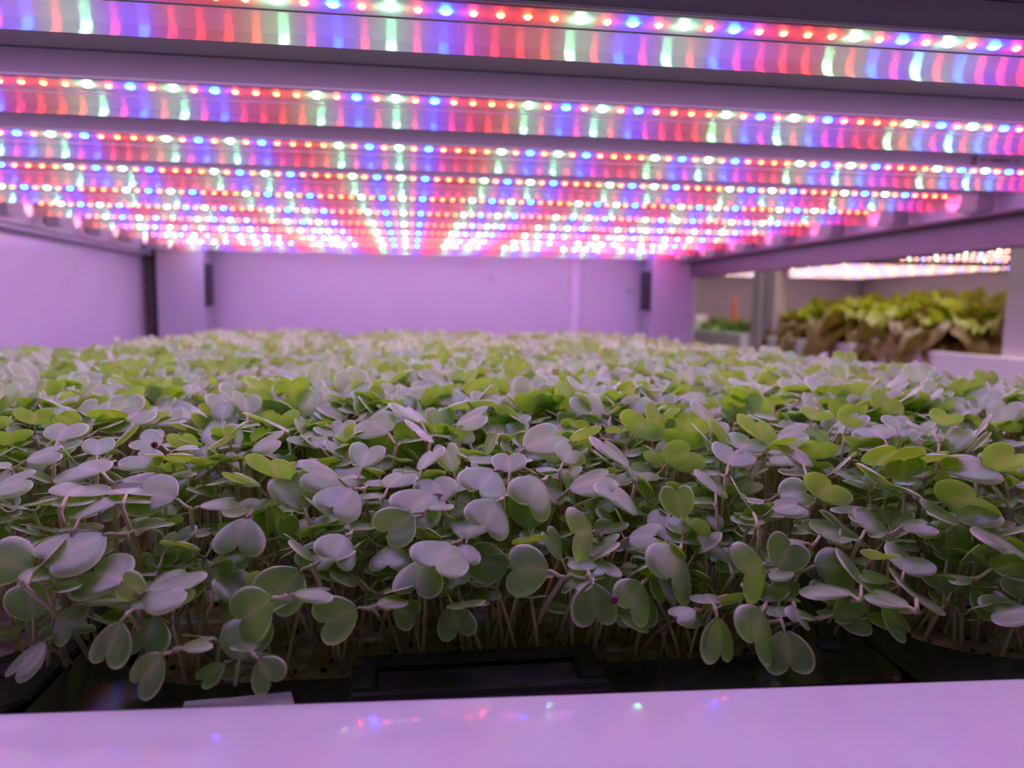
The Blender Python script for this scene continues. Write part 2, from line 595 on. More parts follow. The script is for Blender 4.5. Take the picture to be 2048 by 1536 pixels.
# ------------------------------------------------------------------ seed trays
H_TRAY = -.139
xl = at_plane(75, 1385, 2, RZ + H_TRAY)[0]
xr = at_plane(1745, 1290, 2, RZ + H_TRAY)[0]
TW = xr - xl
TX = [xl + TW * (k + .5) for k in (-1, 0, 1)]
TLEN = .515
Y_T0 = .2385


def rounded(w0, w1, y0, y1, r, n=8):
    pts = []
    for cx_, cy_, a0 in ((w1 - r, y0 + r, -PI / 2), (w1 - r, y1 - r, 0), (w0 + r, y1 - r, PI / 2), (w0 + r, y0 + r, PI)):
        for k in range(n + 1):
            a = a0 + PI / 2 * k / n
            pts.append((cx_ + r * math.cos(a), cy_ + r * math.sin(a)))
    return pts


def tray_mesh():
    m = MB()
    w = TW / 2 - .0008
    L = TLEN - .0015
    loops = [(rounded(-w, w, 0, L, .012), -.0300), (rounded(-w, w, 0, L, .012), -.0012), (rounded(-w + .0012, w - .0012, .0012, L - .0012, .012), 0),
             (rounded(-w + .0145, w - .0145, .026, L - .02, .046), 0), (rounded(-w + .0155, w - .0155, .027, L - .021, .046), -.0012),
             (rounded(-w + .018, w - .018, .029, L - .023, .044), -.026), ]
    n = len(loops[0][0])
    vs = [(x, y, z) for lp, z in loops for x, y in lp]
    fs = []
    for i in range(len(loops) - 1):
        for k in range(n):
            fs.append((i * n + k, i * n + (k + 1) % n, (i + 1) * n + (k + 1) % n, (i + 1) * n + k))
    fs.append(tuple((len(loops) - 1) * n + k for k in range(n)))
    m.add(vs, fs)
    return m.mesh('tray_body', M_BLACK)


def handle_mesh(hx0, hx1):
    m = MB()
    # raised frame round a deep finger recess
    y0, y1, ri = .0015, .0355, .006
    m.box(hx0, hx1, y1 - .008, y1, -.02, .0045, 0, .002)
    m.box(hx0, hx1, y0, y0 + .006, .0002, .0045, 0, .0015)
    m.box(hx0, hx0 + .010, y0 + .006, y1 - .008, .0002, .0045, 0, .0015)
    m.box(hx1 - .010, hx1, y0 + .006, y1 - .008, .0002, .0045, 0, .0015)
    m.box(hx0 + .010, hx1 - .010, y0 + .006, y1 - .008, .0002, .0008, 1)
    return m.mesh('grip', [M_BLACK, M_BLACKM])


ME_TRAY = tray_mesh()
hx0 = at_plane(705, 1340, 2, RZ + H_TRAY)[0] - TX[1]
hx1 = at_plane(1196, 1330, 2, RZ + H_TRAY)[0] - TX[1]
ME_GRIP = handle_mesh(hx0, hx1)
dm = MB()
dm.tube([(0, 0, .0001), (0, 0, .0009)], [.0052, .0048], 20)
ME_HOLE = dm.mesh('drain_hole', M_BLACKM)
matm = MB()
w = TW / 2 - .0165
lp = rounded(-w + .0022, w - .0022, .0300, TLEN - .0255, .042)
n = len(lp)
matm.add([(x, y, -.0235) for x, y in lp] + [(x, y, -.0085) for x, y in lp], [(k, (k + 1) % n, n + (k + 1) % n, n + k) for k in range(n)] + [tuple(range(n, 2 * n))])
ME_MAT = matm.mesh('growing_mat', M_MAT)
names = ['left', 'middle', 'right']
lab_t = ['black seed tray at the left end of the front row, its bare corner in shade',
         'black seed tray in the middle of the front row, finger recess in its rim',
         'black seed tray at the right of the front row, its rounded corner bare']
lab_m = ['pale fibrous growing mat in the front left tray', 'pale fibrous growing mat in the middle front tray, dotted with seed hulls',
         'pale fibrous growing mat in the front right tray']
for r in range(3):
    for c in range(3):
        loc = (TX[c], max(lip_y(TX[c] - TW / 2), lip_y(TX[c] + TW / 2)) + .0012 + r * TLEN, RZ + H_TRAY)
        t = thing('seed_tray', lab_t[c] if r == 0 else 'black plastic seed tray hidden under the crop behind the front row', 'tray', loc,
                  'seed trays in the front row' if r == 0 else 'seed trays buried under the crop')
        obj('tray_body', ME_TRAY, t)
        if r == 0:
            obj('grip', ME_GRIP, t)
            obj('drain_hole', ME_HOLE, t, (TW / 2 - .019, .030, 0))
        o = obj('growing_mat', ME_MAT, None, loc)
        tag(o, lab_m[c] if r == 0 else 'pale fibrous growing mat hidden under the crop behind', 'growing mat', 'growing mats in the front trays' if r == 0 else 'growing mats under the crop')
H_BED = H_TRAY - .0085

# ------------------------------------------------------------------ seedlings
OUT = [(0, 0), (.07, .015), (.18, .07), (.31, .165), (.42, .295), (.485, .44), (.50, .58), (.48, .70), (.42, .80), (.325, .855), (.215, .86), (.115, .82), (.045, .77), (0, .735)]
A_LEN = .735


def leaf_arrays(kind, lod):
    """one notched cotyledon, unit width, base at the origin, tip along +y, upper side +z -> verts, faces, margin"""
    if lod == 0:
        out, nj = OUT, (0, .3, .6, .86, .962, 1.0)
    elif lod == 1:
        out, nj = [OUT[i] for i in (0, 2, 4, 5, 6, 8, 9, 11, 13)], (0, .55, .93, 1.0)
    else:
        out, nj = [OUT[i] for i in (0, 3, 5, 7, 9, 11, 13)], (0, .6, 1.0)
    fold, cup, droop, wav = kind
    n = len(out)
    vs, mg, fs = [], [], []
    for side in (1, -1):
        base = len(vs)
        for k, (ox, oy) in enumerate(out):
            my = A_LEN * k / (n - 1)
            for j, q in enumerate(nj):
                x = ox * q
                y = my + (oy - my) * q
                z = fold * (math.sqrt(x * x + .006) - .0775) + cup * x * x * 1.6 - droop * (y * y) + wav * math.sin(5 * y + 3 * side) * x
                z -= .035 * max(0, q - .9) * 10 * (1 if cup < .25 else -.3) * min(1, ox * 3)
                vs.append((side * x, y, z))
                rim = 1.0 if q > .995 else (.75 if q > .96 else 0.0)
                ribv = (1.0 if j == 0 else 0.0)
                mg.append((max(rim, .35 * ribv), max(rim * .6, ribv), 0))
        m = len(nj)
        for k in range(n - 1):
            for j in range(m - 1):
                a, b_, c_, d_ = base + k * m + j, base + k * m + j + 1, base + (k + 1) * m + j + 1, base + (k + 1) * m + j
                fs.append((a, b_, c_, d_) if side > 0 else (d_, c_, b_, a))
    # weld the two halves along the midrib
    key, remap, v2, m2 = {}, [], [], []
    for p, g in zip(vs, mg):
        kk = (round(p[0], 5), round(p[1], 5), round(p[2], 5))
        if kk not in key:
            key[kk] = len(v2); v2.append(p); m2.append(g)
        remap.append(key[kk])
    f2 = [tuple(remap[i] for i in f) for f in fs]
    f2 = [f for f in f2 if len(set(f)) == 4]
    return np.array(v2), f2, np.array(m2)


KINDS = [(.05, -.14, .08, .02), (.20, -.24, .05, .03), (-.04, -.10, .18, .03), (.34, -.22, .12, -.03), (.12, .10, -.05, .02), (.03, -.28, .24, .04)]
LOD = {(k, l): leaf_arrays(KINDS[k], l) for k in range(len(KINDS)) for l in range(3)}


def attr_mesh(name, vs, fs, mg, mat, smooth=True):
    me = bpy.data.meshes.new(name)
    me.from_pydata(vs.tolist() if hasattr(vs, 'tolist') else vs, [], fs)
    me.materials.append(mat)
    a = me.attributes.new('margin', 'FLOAT_COLOR', 'POINT')
    c = np.ones((len(vs), 4), np.float32)
    c[:, :3] = mg
    a.data.foreach_set('color', c.ravel())
    if smooth:
        me.polygons.foreach_set('use_smooth', [True] * len(me.polygons))
    me.update()
    return me


LEAF_ME = [attr_mesh('cotyledon', *LOD[k, 0], M_LEAF) for k in range(len(KINDS))]


def smooth01(t):
    t = min(1, max(0, t))
    return t * t * (3 - 2 * t)


PY = [.238, .250, .262, .280, .300, .330, .375, .45, .70, 1.0, 1.8]
PH = [-.131, -.122, -.110, -.096, -.083, -.0675, -.057, -.0535, -.0555, -.059, -.066]


def canopy(x, y):
    h = np.interp(y, PY, PH)
    u = (x - TX[1]) / TW
    d = abs(abs(u) - .5) * TW                     # distance to a tray boundary
    back = smooth01((y - .3) / .15)
    h -= .016 * math.exp(-(d / .022) ** 2) * back
    e = max(0, abs(u) * TW - 1.46 * TW + .05)     # outer edge of the crop
    h -= .012 * smooth01(e / .06) * back
    return h


def on_canopy(px, py, extra=0.0):
    d = ray(px, py)
    prev = None
    for k in range(420):
        t = .20 + k * .0045
        P = CAM + d * t
        if P[2] - RZ < canopy(P[0], P[1]):
            return t + extra, P
        if P[1] > 1.75:
            break
    return t + extra, CAM + d * t


def min_foot(x):
    """nearest point of a tray's bed where a stem can stand"""
    c = min(range(3), key=lambda k: abs(TX[k] - x))
    y = max(lip_y(TX[c] - TW / 2), lip_y(TX[c] + TW / 2)) + .0012
    return y + (.0385 if hx0 - .006 < x - TX[c] < hx1 + .006 else .0335)


class Seedling:
    __slots__ = ('leaves', 'node', 'foot', 'r', 'label', 'band', 'dist', 'px')


def stem_paths(s):
    """centre lines: foot->node, node->each leaf base"""
    foot, node = np.array(s.foot), np.array(s.node)
    paths = []
    pts, rad = [], []
    bend = np.array([0, 0, 1.0]) * np.linalg.norm(node - foot) * .5
    for k in range(6):
        t = k / 5
        p = foot * (1 - t) ** 2 + 2 * t * (1 - t) * (foot * .35 + node * .25 + (foot + bend) * .4) + node * t * t
        pts.append(p); rad.append(s.r * (1.0 - .12 * t))
    paths.append((pts, rad))
    for lf in s.leaves:
        base, ydir = lf['pos'], lf['y']
        q = base + ydir * lf['w'] * .05
        mid = node * .45 + base * .55 - ydir * .0012 - np.array([0, 0, .0008])
        paths.append(([node, mid, base - ydir * .0006, q], [s.r * .95, s.r * .72, s.r * .68, s.r * .25]))
    return paths


def leaf_matrix(lf):
    x, y, z = lf['x'], lf['y'], lf['z']
    M = np.eye(4)
    M[:3, 0], M[:3, 1], M[:3, 2], M[:3, 3] = x * lf['w'], y * lf['w'], z * lf['w'], lf['pos']
    return M


def ortho(x, y):
    y = y / np.linalg.norm(y)
    x = x - y * (x @ y)
    x = x / np.linalg.norm(x)
    return x, y, np.cross(x, y)


def second_leaf(s, w):
    """the other cotyledon of the pair, growing the opposite way"""
    lf = s.leaves[0]
    hy = np.array([lf['y'][0], lf['y'][1], 0.0])
    if np.linalg.norm(hy) < .2:
        hy = np.array([0, 1.0, 0])
    hy /= np.linalg.norm(hy)
    hy = -hy
    if hy[1] < -.2 and s.node[1] < .40:            # keep the front face as photographed: turn it to the back
        hy = np.array([hy[0], abs(hy[1]), 0.0])
    y = np.array([hy[0], hy[1], .15])
    x = np.cross(y, np.array([0, 0, 1.0]))
    x, y, z = ortho(x, y)
    base = s.node + y * w * .18
    s.leaves.append(dict(pos=base, x=x, y=y, z=z, w=w, k=random.randrange(len(KINDS))))


# leaves read from the photograph: crop, base, notch, one lobe, other lobe, side (t = upper face seen, u = underside), d = deeper in shade
CROPS = {'A': (0, 880, .2539), 'B': (512, 880, .2539), 'C': (1024, 880, .2539), 'D': (1528, 880, .2539),
         'E': (0, 650, .334), 'F': (684, 650, .334), 'G': (1364, 650, .334), 'H': (0, 1011, .3418), 'J': (1348, 1011, .3418)}
LEAVES = '''
A 1400 460 1095 410 1290 250 1170 545 t
A 770 765 520 885 400 720 835 920 t
A 240 1040 -60 900 120 735 -20 1030 t
A 330 1020 250 1010 55 1140 395 800 t
A 1010 1100 660 1040 870 895 640 1165 t
A 1130 1200 1010 1110 1095 1035 1055 1235 t
A 1140 1200 1500 1150 1450 1080 1330 1295 t
A 300 1400 180 1190 15 1290 375 1165 td
A 430 1390 630 1440 570 1250 400 1530 td
A 830 250 545 180 690 75 480 220 t
A 220 160 405 85 300 22 455 135 t
A -60 400 180 300 90 210 240 370 t
A 600 430 550 370 325 360 770 400 t
A 690 600 680 490 455 530 865 430 t
A 1060 410 1000 365 752 345 1190 370 t
A 1250 210 1040 120 1130 50 950 160 t
A 1400 190 1370 85 1190 60 1555 50 u
A 2020 380 1880 250 1755 295 2010 275 u
H 1420 80 1430 205 1288 120 1575 165 t
A 1330 880 1320 740 1125 790 1475 660 td
A 1700 1160 1680 990 1565 1060 1845 1010 td
H 1595 540 1390 680 1380 478 1545 748 t
H 1750 390 1610 530 1515 380 1755 578 t
H 690 690 640 880 473 820 748 850 t
H 880 670 880 800 758 740 1028 750 td
H 950 880 810 1030 715 945 905 1083 t
H 1420 890 1420 720 1270 790 1580 810 td
H 1500 910 1605 1010 1690 930 1515 1080 t
H 1300 930 1200 1000 1170 950 1300 1000 td
H 230 810 140 940 58 880 295 880 td
B 790 1340 560 1420 590 1212 740 1560 t
B 400 540 240 330 110 400 430 300 t
B 650 320 440 220 480 85 560 310 t
B 760 400 640 500 572 345 908 535 t
B 840 210 870 75 722 70 1012 120 t
B 1050 370 1130 258 972 270 1247 285 t
B 1400 440 1230 520 1142 350 1475 585 t
B 1480 480 1390 305 1238 330 1575 285 t
B 1230 590 1040 720 985 545 1235 790 t
B 1880 250 1760 370 1655 185 2005 405 t
B 1900 500 1810 640 1690 450 2020 680 t
B 1310 230 1370 90 1233 130 1455 45 t
B 1560 250 1500 60 1430 150 1620 130 td
B 520 800 470 960 305 890 610 950 td
B 690 770 650 880 528 770 828 970 t
B 1330 960 1270 1140 1065 1050 1460 1090 t
B 1540 840 1420 960 1302 830 1738 1010 t
B 1650 830 1640 920 1548 870 1812 870 t
B 1540 1310 1600 1470 1440 1440 1745 1380 td
B 1080 1340 1240 1370 1230 1285 1140 1490 td
B 1990 1000 1720 950 1890 790 1830 1110 td
B 150 320 170 130 -10 75 405 160 u
F 1000 880 1000 770 892 790 1110 790 t
B 1060 840 1060 930 890 880 1212 870 td
C 240 330 150 450 60 280 370 555 t
C 340 320 240 370 145 235 425 445 td
C 450 390 735 275 560 190 640 325 t
C 850 375 800 445 692 295 1035 505 t
C 1230 200 1390 70 1285 -120 1545 110 u
C 890 200 745 20 668 5 943 100 t
C 1330 620 1310 400 1175 430 1475 430 t
C 1200 780 1285 612 1092 600 1445 665 td
C 920 780 1110 740 1090 618 1020 813 t
C 650 740 480 710 520 490 600 905 t
C 1350 890 1240 1020 1130 770 1480 1165 t
C 290 1020 0 1030 110 815 70 1200 t
C 630 1130 660 1390 480 1300 855 1300 t
C 1040 1150 910 1290 855 1085 1120 1380 t
C 980 1180 980 1400 815 1300 1160 1300 td
C 2020 1000 1790 1010 1860 760 1990 1215 t
C 1690 960 1640 840 1578 830 1795 900 td
C 720 963 720 1008 582 970 858 985 t
C 1160 1040 1200 1220 1120 1090 1350 1190 td
C 580 1040 470 1110 335 1080 560 1015 t
C 830 1040 740 1150 690 1070 850 1160 td
C 1580 410 1620 310 1462 215 1745 405 t
C 1870 560 1840 440 1692 290 1955 565 t
C 1680 190 1790 110 1615 28 1935 155 t
C 400 170 490 80 395 20 615 170 t
C 1440 1340 1290 1370 1280 1310 1385 1395 t
D 110 430 328 415 240 305 300 490 t
D 60 550 270 500 130 432 190 552 t
D 450 470 480 320 325 195 635 405 u
D 770 700 950 620 850 497 1065 725 t
D 420 740 622 705 500 612 725 782 t
D 560 690 720 700 510 565 800 835 td
D 395 990 672 1000 560 815 570 1120 t
D 90 1010 240 840 95 755 375 935 t
D 120 1260 210 1110 115 1035 325 1165 td
D 1055 1015 1230 955 1050 845 1365 1015 t
D 700 1110 870 1120 745 955 1135 1325 t
D 1130 1220 1290 1260 1145 1098 1505 1425 t
D 940 1300 1100 1480 1005 1445 1212 1365 t
D 540 1370 785 1400 690 1275 680 1532 t
D 1420 930 1555 720 1360 740 1690 860 td
D 1830 720 1800 800 1645 655 2095 865 t
D 1765 750 1720 835 1592 690 1905 915 td
D 1070 300 1150 150 980 190 1222 138 t
D 930 220 960 40 735 0 1205 20 u
D 1280 200 1370 90 1172 68 1545 90 u
D 1400 230 1740 180 1530 105 1590 292 t
D 960 360 890 270 755 155 1205 410 u
D 1490 540 1560 400 1430 190 1812 520 u
D 1810 240 1890 100 1755 5 2085 160 u
D 1540 640 1290 560 1400 497 1350 615 t
D 1530 640 1755 530 1640 505 1690 612 t
D 1080 690 1290 655 1190 632 1200 708 t
D 1690 1170 1790 1310 1635 1250 1940 1150 td
D 2080 1330 1805 1375 1900 1258 1890 1412 t
D 1790 1020 2070 960 1900 885 1930 1010 t
D 550 1290 530 1150 385 1180 680 1180 td
D 270 1330 240 1400 155 1308 355 1435 t
D 880 960 880 850 725 890 1015 940 u
J 260 660 270 870 172 790 415 830 t
J 545 640 430 760 370 565 600 850 t
J 660 740 650 920 575 890 840 840 t
J 1130 660 1275 705 1205 645 1190 695 t
E 800 400 790 330 697 310 902 350 u
E 520 450 550 390 468 355 672 400 u
E 180 600 250 520 145 510 335 520 u
E 480 370 592 330 520 262 622 360 t
E 740 600 790 510 655 495 900 540 t
E 970 720 830 690 890 628 840 732 t
E 1340 570 1330 465 1238 480 1402 478 t
E 1490 530 1450 430 1388 435 1532 480 t
E 1200 550 1008 505 1100 483 1110 562 t
E 1660 612 1620 540 1475 478 1742 572 u
E 1500 750 1662 680 1640 588 1672 700 t
E 1700 470 1700 358 1618 390 1782 400 t
E 1350 700 1400 640 1290 730 1485 568 u
E 600 780 560 690 485 730 655 720 t
E 380 690 350 600 238 600 482 600 t
E 1830 370 1700 290 1765 283 1770 355 t
F 150 560 180 370 65 338 297 400 u
F 390 460 370 360 235 358 502 358 t
F 285 645 150 560 275 468 75 605 t
F 485 590 370 485 308 490 482 560 t
F 500 650 450 640 388 578 552 712 t
F 690 510 800 440 658 460 912 455 u
F 680 600 842 530 780 476 790 592 t
F 930 530 880 400 795 385 998 425 t
F 1090 740 1292 650 1165 542 1325 712 t
F 1140 530 1150 430 1035 430 1268 428 u
F 900 342 1045 292 980 233 1095 312 t
F 760 285 770 212 642 198 875 240 u
F 1350 560 1400 410 1285 335 1485 495 u
F 1750 660 1800 560 1698 468 1938 622 u
F 1880 625 1890 530 1798 468 1962 592 u
F 1600 540 1680 465 1468 425 1828 470 t
F 1340 362 1260 290 1207 285 1418 352 t
F 1430 332 1370 212 1308 198 1472 270 t
F 1570 335 1580 270 1462 238 1668 300 t
F 1400 700 1460 608 1368 630 1548 608 u
F 720 392 740 330 638 318 818 315 u
F 780 305 720 250 648 225 835 300 t
F 550 335 480 240 418 228 592 292 t
F 430 362 430 270 367 290 503 310 t
F 160 362 120 265 35 268 205 325 t
F 500 462 570 370 475 425 652 358 u
F 1060 192 1090 150 1005 118 1155 172 u
G 440 562 450 440 360 415 485 510 u
G 500 702 420 568 345 600 520 685 u
G 330 742 440 680 285 648 505 735 t
G 565 682 702 630 690 565 640 688 t
G 540 752 650 690 515 735 735 745 u
G 1180 682 1180 610 1038 630 1285 578 t
G 800 572 790 500 697 478 882 532 u
G 1000 612 990 545 918 540 1045 602 u
G 860 442 900 360 860 360 1122 422 t
G 700 832 700 740 575 738 825 842 t
G 1280 615 1310 545 1228 568 1390 580 t
G 1570 602 1550 535 1478 528 1645 582 u
G 1480 652 1440 590 1375 588 1525 632 t
G 1770 672 1790 590 1738 662 1855 556 u
G 1220 545 1210 430 1128 398 1265 512 u
G 1310 482 1360 388 1285 465 1435 400 u
G 400 405 390 330 298 328 485 380 t
G 900 365 910 275 818 320 1005 310 t
G 970 272 970 173 912 210 1032 220 u
G 90 482 80 405 2 430 165 450 t
G 150 602 130 490 58 500 212 572 t
G 190 742 130 640 88 598 202 732 t
G 250 705 220 600 178 540 275 682 u
'''

seedlings = []
for line in LEAVES.strip().splitlines():
    q = line.split()
    ox, oy, sc = CROPS[q[0]]
    P = [(ox + float(q[1 + 2 * i]) * sc, oy + float(q[2 + 2 * i]) * sc) for i in range(4)]
    flag = q[9]
    cxp = (P[2][0] + P[3][0]) / 2 * .7 + P[0][0] * .3
    cyp = (P[2][1] + P[3][1]) / 2 * .7 + P[0][1] * .3
    if 'd' in flag:
        t, _ = on_canopy(cxp, cyp, .013)
    else:
        t, _ = on_canopy(cxp, cyp)
    # view-plane coordinates in metres at that distance
    pl = [np.array([(x - 1024) / F_PX, -(y - 768) / F_PX]) * t for x, y in P]
    u2 = pl[1] - pl[0]
    v2 = pl[3] - pl[2]
    A, B, C = u2 @ u2, v2 @ v2, (u2 @ v2) ** 2
    a2 = A_LEN ** 2
    s_ = ((A + a2 * B) + math.sqrt(max(0, (A + a2 * B) ** 2 - 4 * a2 * (A * B - C)))) / (2 * a2)
    w = math.sqrt(s_)
    uz, vz = math.sqrt(max(0, a2 * s_ - A)), math.sqrt(max(0, s_ - B))
    best = None
    for su in (1, -1):
        for sw in (1, -1):
            sv = -su * (1 if u2 @ v2 > 0 else -1)
            v2s, vzs = v2 * sw, vz * sv * sw
            Yv = RIGHT * u2[0] + UP * u2[1] + FWD * uz * su
            Xv = RIGHT * v2s[0] + UP * v2s[1] + FWD * vzs
            xa, ya, za = ortho(Xv, Yv)
            facing = za @ FWD
            ok = facing < 0 if 't' in flag else facing > 0
            if ok and (best is None or za[2] > best[2][2]):
                best = (xa, ya, za)
    xa, ya, za = best
    w = min(max(w, .008), .031)
    mid = CAM + (FWD * t + RIGHT * t * (cxp - 1024) / F_PX - UP * t * (cyp - 768) / F_PX)
    pos = CAM + (FWD * t + RIGHT * pl[0][0] + UP * pl[0][1])
    # slide along the ray so that the blade's middle (not its base) lies at the measured distance
    shift = (ya * w * .45) @ FWD
    pos = pos - FWD * shift * .6
    s = Seedling()
    s.leaves = [dict(pos=pos, x=xa, y=ya, z=za, w=w, k=random.choice((0, 0, 1, 1, 2, 4) if 'u' not in flag else (1, 3, 4, 0)))]
    s.node = pos - ya * w * .30 - np.array([0, 0, w * .12])
    ln = s.node[2] - (RZ + H_BED)
    fy = max(s.node[1] + random.uniform(.002, .02) + max(0, .29 - s.node[1]) * .9, Y_T0 + .034)
    fx = s.node[0] + random.uniform(-.012, .012)
    s.foot = np.array([fx, max(fy, min_foot(fx)), RZ + H_BED - .001])
    s.r = random.uniform(.00085, .00115) * min(1.1, max(.75, w / .022))
    s.px = (cxp, cyp)
    s.dist = t
    s.label = flag
    second_leaf(s, w * random.uniform(.6, .8))
    seedlings.append(s)
n_read = len(seedlings)

occ = np.array([[s.px[0], s.px[1], s.dist] for s in seedlings])


def random_seedling(x, y, h, lean=.012):
    s = Seedling()
    s.node = np.array([x, y, RZ + h])
    fy = y + random.uniform(-lean, lean) * .7
    fx = x + random.uniform(-lean, lean)
    s.foot = np.array([fx, max(fy, min_foot(fx)), RZ + H_BED - .001])
    s.r = random.uniform(.0007, .001)
    s.leaves = []
    az = random.uniform(0, 2 * PI)
    roll = random.gauss(0, .25)
    for k in (0, 1):
        a = az + PI * k + random.gauss(0, .25)
        el = random.uniform(.1, 1.15) if k == 0 else random.uniform(-.05, .9)
        yv = np.array([math.cos(a) * math.cos(el), math.sin(a) * math.cos(el), math.sin(el)])
        xv = np.array([math.sin(a), -math.cos(a), math.tan(roll) * .7])
        xa, ya, za = ortho(xv, yv)
        w = random.uniform(.014, .0235)
        s.leaves.append(dict(pos=s.node + ya * w * random.uniform(.22, .4) + np.array([0, 0, .001]), x=xa, y=ya, z=za, w=w, k=random.randrange(len(KINDS))))
    s.label = 'r'
    return s


rand = []
X0, X1 = TX[0] - TW / 2 + .016, TX[2] + TW / 2 - .016
y = Y_T0 + .034
while y < 1.77:
    stp = .0095 if y < .45 else (.0125 if y < .9 else .0165)
    x = X0 + random.uniform(0, stp)
    while x < X1:
        jx, jy = x + random.uniform(-.4, .4) * stp, y + random.uniform(-.4, .4) * stp
        x += stp
        u = abs(abs((jx - TX[1]) / TW) - .5) * TW
        if u < .0145:
            continue
        # rounded front corners of the beds
        if jy < Y_T0 + .03 + .045 and u < .016 + .045:
            dx, dy = .016 + .045 - u, Y_T0 + .03 + .045 - jy
            if dx * dx + dy * dy > .043 ** 2:
                continue
        if jy < min_foot(jx):
            continue
        qx, qy, qd = project((jx, jy, RZ + canopy(jx, jy)))
        if qx < -140 or qx > 2190:
            continue
        base = canopy(jx, jy)
        front = 1 - smooth01((jy - .33) / .13)
        low = .010 + front * .012
        h = base - low - abs(random.gauss(0, .007 + .006 * front))
        if random.random() < .12 * front:
            h -= random.uniform(.01, .035)
        if random.random() < (.55 if jy < .30 else .3 * front):
            continue
        h = max(h, H_BED + random.uniform(.010, .022))
        s = random_seedling(jx, jy, h)
        if front > .2:
            for lf in s.leaves:
                lf['w'] *= random.uniform(.65, 1.0)
        s.px = project(s.node)[:2]
        s.dist = project(s.node)[2]
        rand.append(s)
    y += stp

N_IND = 300
# the nearest ones stand as single seedlings, the rest of the crop is uncountable
vis = [s for s in rand if -60 < s.px[0] < 2108 and s.px[1] < 1400]
vis.sort(key=lambda s: s.dist - .35 * (s.node[2] - RZ))
chosen = vis[:N_IND - n_read]
cid = set(id(s) for s in chosen)
mass = [s for s in rand if id(s) not in cid]


def place_word(x):
    if x < 210: return 'left end'
    if x < 480: return 'above the paper strip'
    if x < 700: return 'left of the finger recess'
    if x < 960: return 'above the recess, left half'
    if x < 1210: return 'above the recess, right half'
    if x < 1480: return 'right of the finger recess'
    if x < 1720: return 'by the bare tray corner'
    return 'above the right tray'


ORDW = ['first', 'second', 'third', 'fourth', 'fifth', 'sixth', 'seventh', 'eighth', 'ninth', 'tenth', 'eleventh', 'twelfth', 'thirteenth', 'fourteenth', 'fifteenth', 'sixteenth',
        'seventeenth', 'eighteenth', 'nineteenth', 'twentieth']
BANDS = [(1230, 'lowest fringe'), (1120, 'lower front row'), (1030, 'middle front row'), (950, 'upper front row'), (880, 'front brow'),
         (810, 'just behind the brow'), (740, 'crop top farther back'), (0, 'farthest sharp row')]
cells = {}
for s in seedlings:
    for bi, (ymin, nm) in enumerate(BANDS):
        if s.px[1] >= ymin:
            s.band = bi
            break
    look = 'lime-green underside' if 'u' in s.label else ('dark green shaded' if 'd' in s.label else ('sage-green' if s.px[1] > 1150 else 'waxy lilac'))
    cells.setdefault((s.band, place_word(s.px[0]), look), []).append(s)
for (bi, pw, look), L_ in cells.items():
    L_.sort(key=lambda s: s.px[0])
    for k, s in enumerate(L_):
        what = {'lime-green underside': 'seedling, lime-green leaf underside', 'dark green shaded': 'seedling, shaded dark-green leaf',
                'sage-green': 'large seedling, sage-green leaf', 'waxy lilac': 'seedling, lilac-sheened leaf'}[look]
        pos = '' if len(L_) == 1 else ', %s from left' % ORDW[k]
        s.label = '%s, %s, %s%s' % (what, BANDS[bi][1], pw, pos)


def add_seedling(s, label, group):
    foot = Vector(s.foot)
    e = thing('seedling', label, 'seedling', foot, group)
    m = MB()
    for pts, rad in stem_paths(s):
        m.tube([p - s.foot for p in pts], rad, 7)
    n = len(m.v)
    me = attr_mesh('stem', m.v, m.f, np.zeros((n, 3)), M_STEM)
    obj('stem', me, e)
    for lf in s.leaves:
        o = obj('leaf', LEAF_ME[lf['k']], e)
        M = leaf_matrix(lf)
        M[:3, 3] -= s.foot
        o.matrix_local = Matrix(M.tolist())
    return e


for s in seedlings:
    add_seedling(s, s.label, 'large seedlings along the front of the crop')
for s in chosen:
    low_ = s.node[2] - RZ < -.105
    if low_:
        add_seedling(s, 'small low seedling with little round leaves among the bare stems, near the mat', 'small seedlings low in the shade')
    else:
        add_seedling(s, 'slender seedling filling in behind the large leaves along the shaded front of the crop', 'slender seedlings behind the large front leaves')


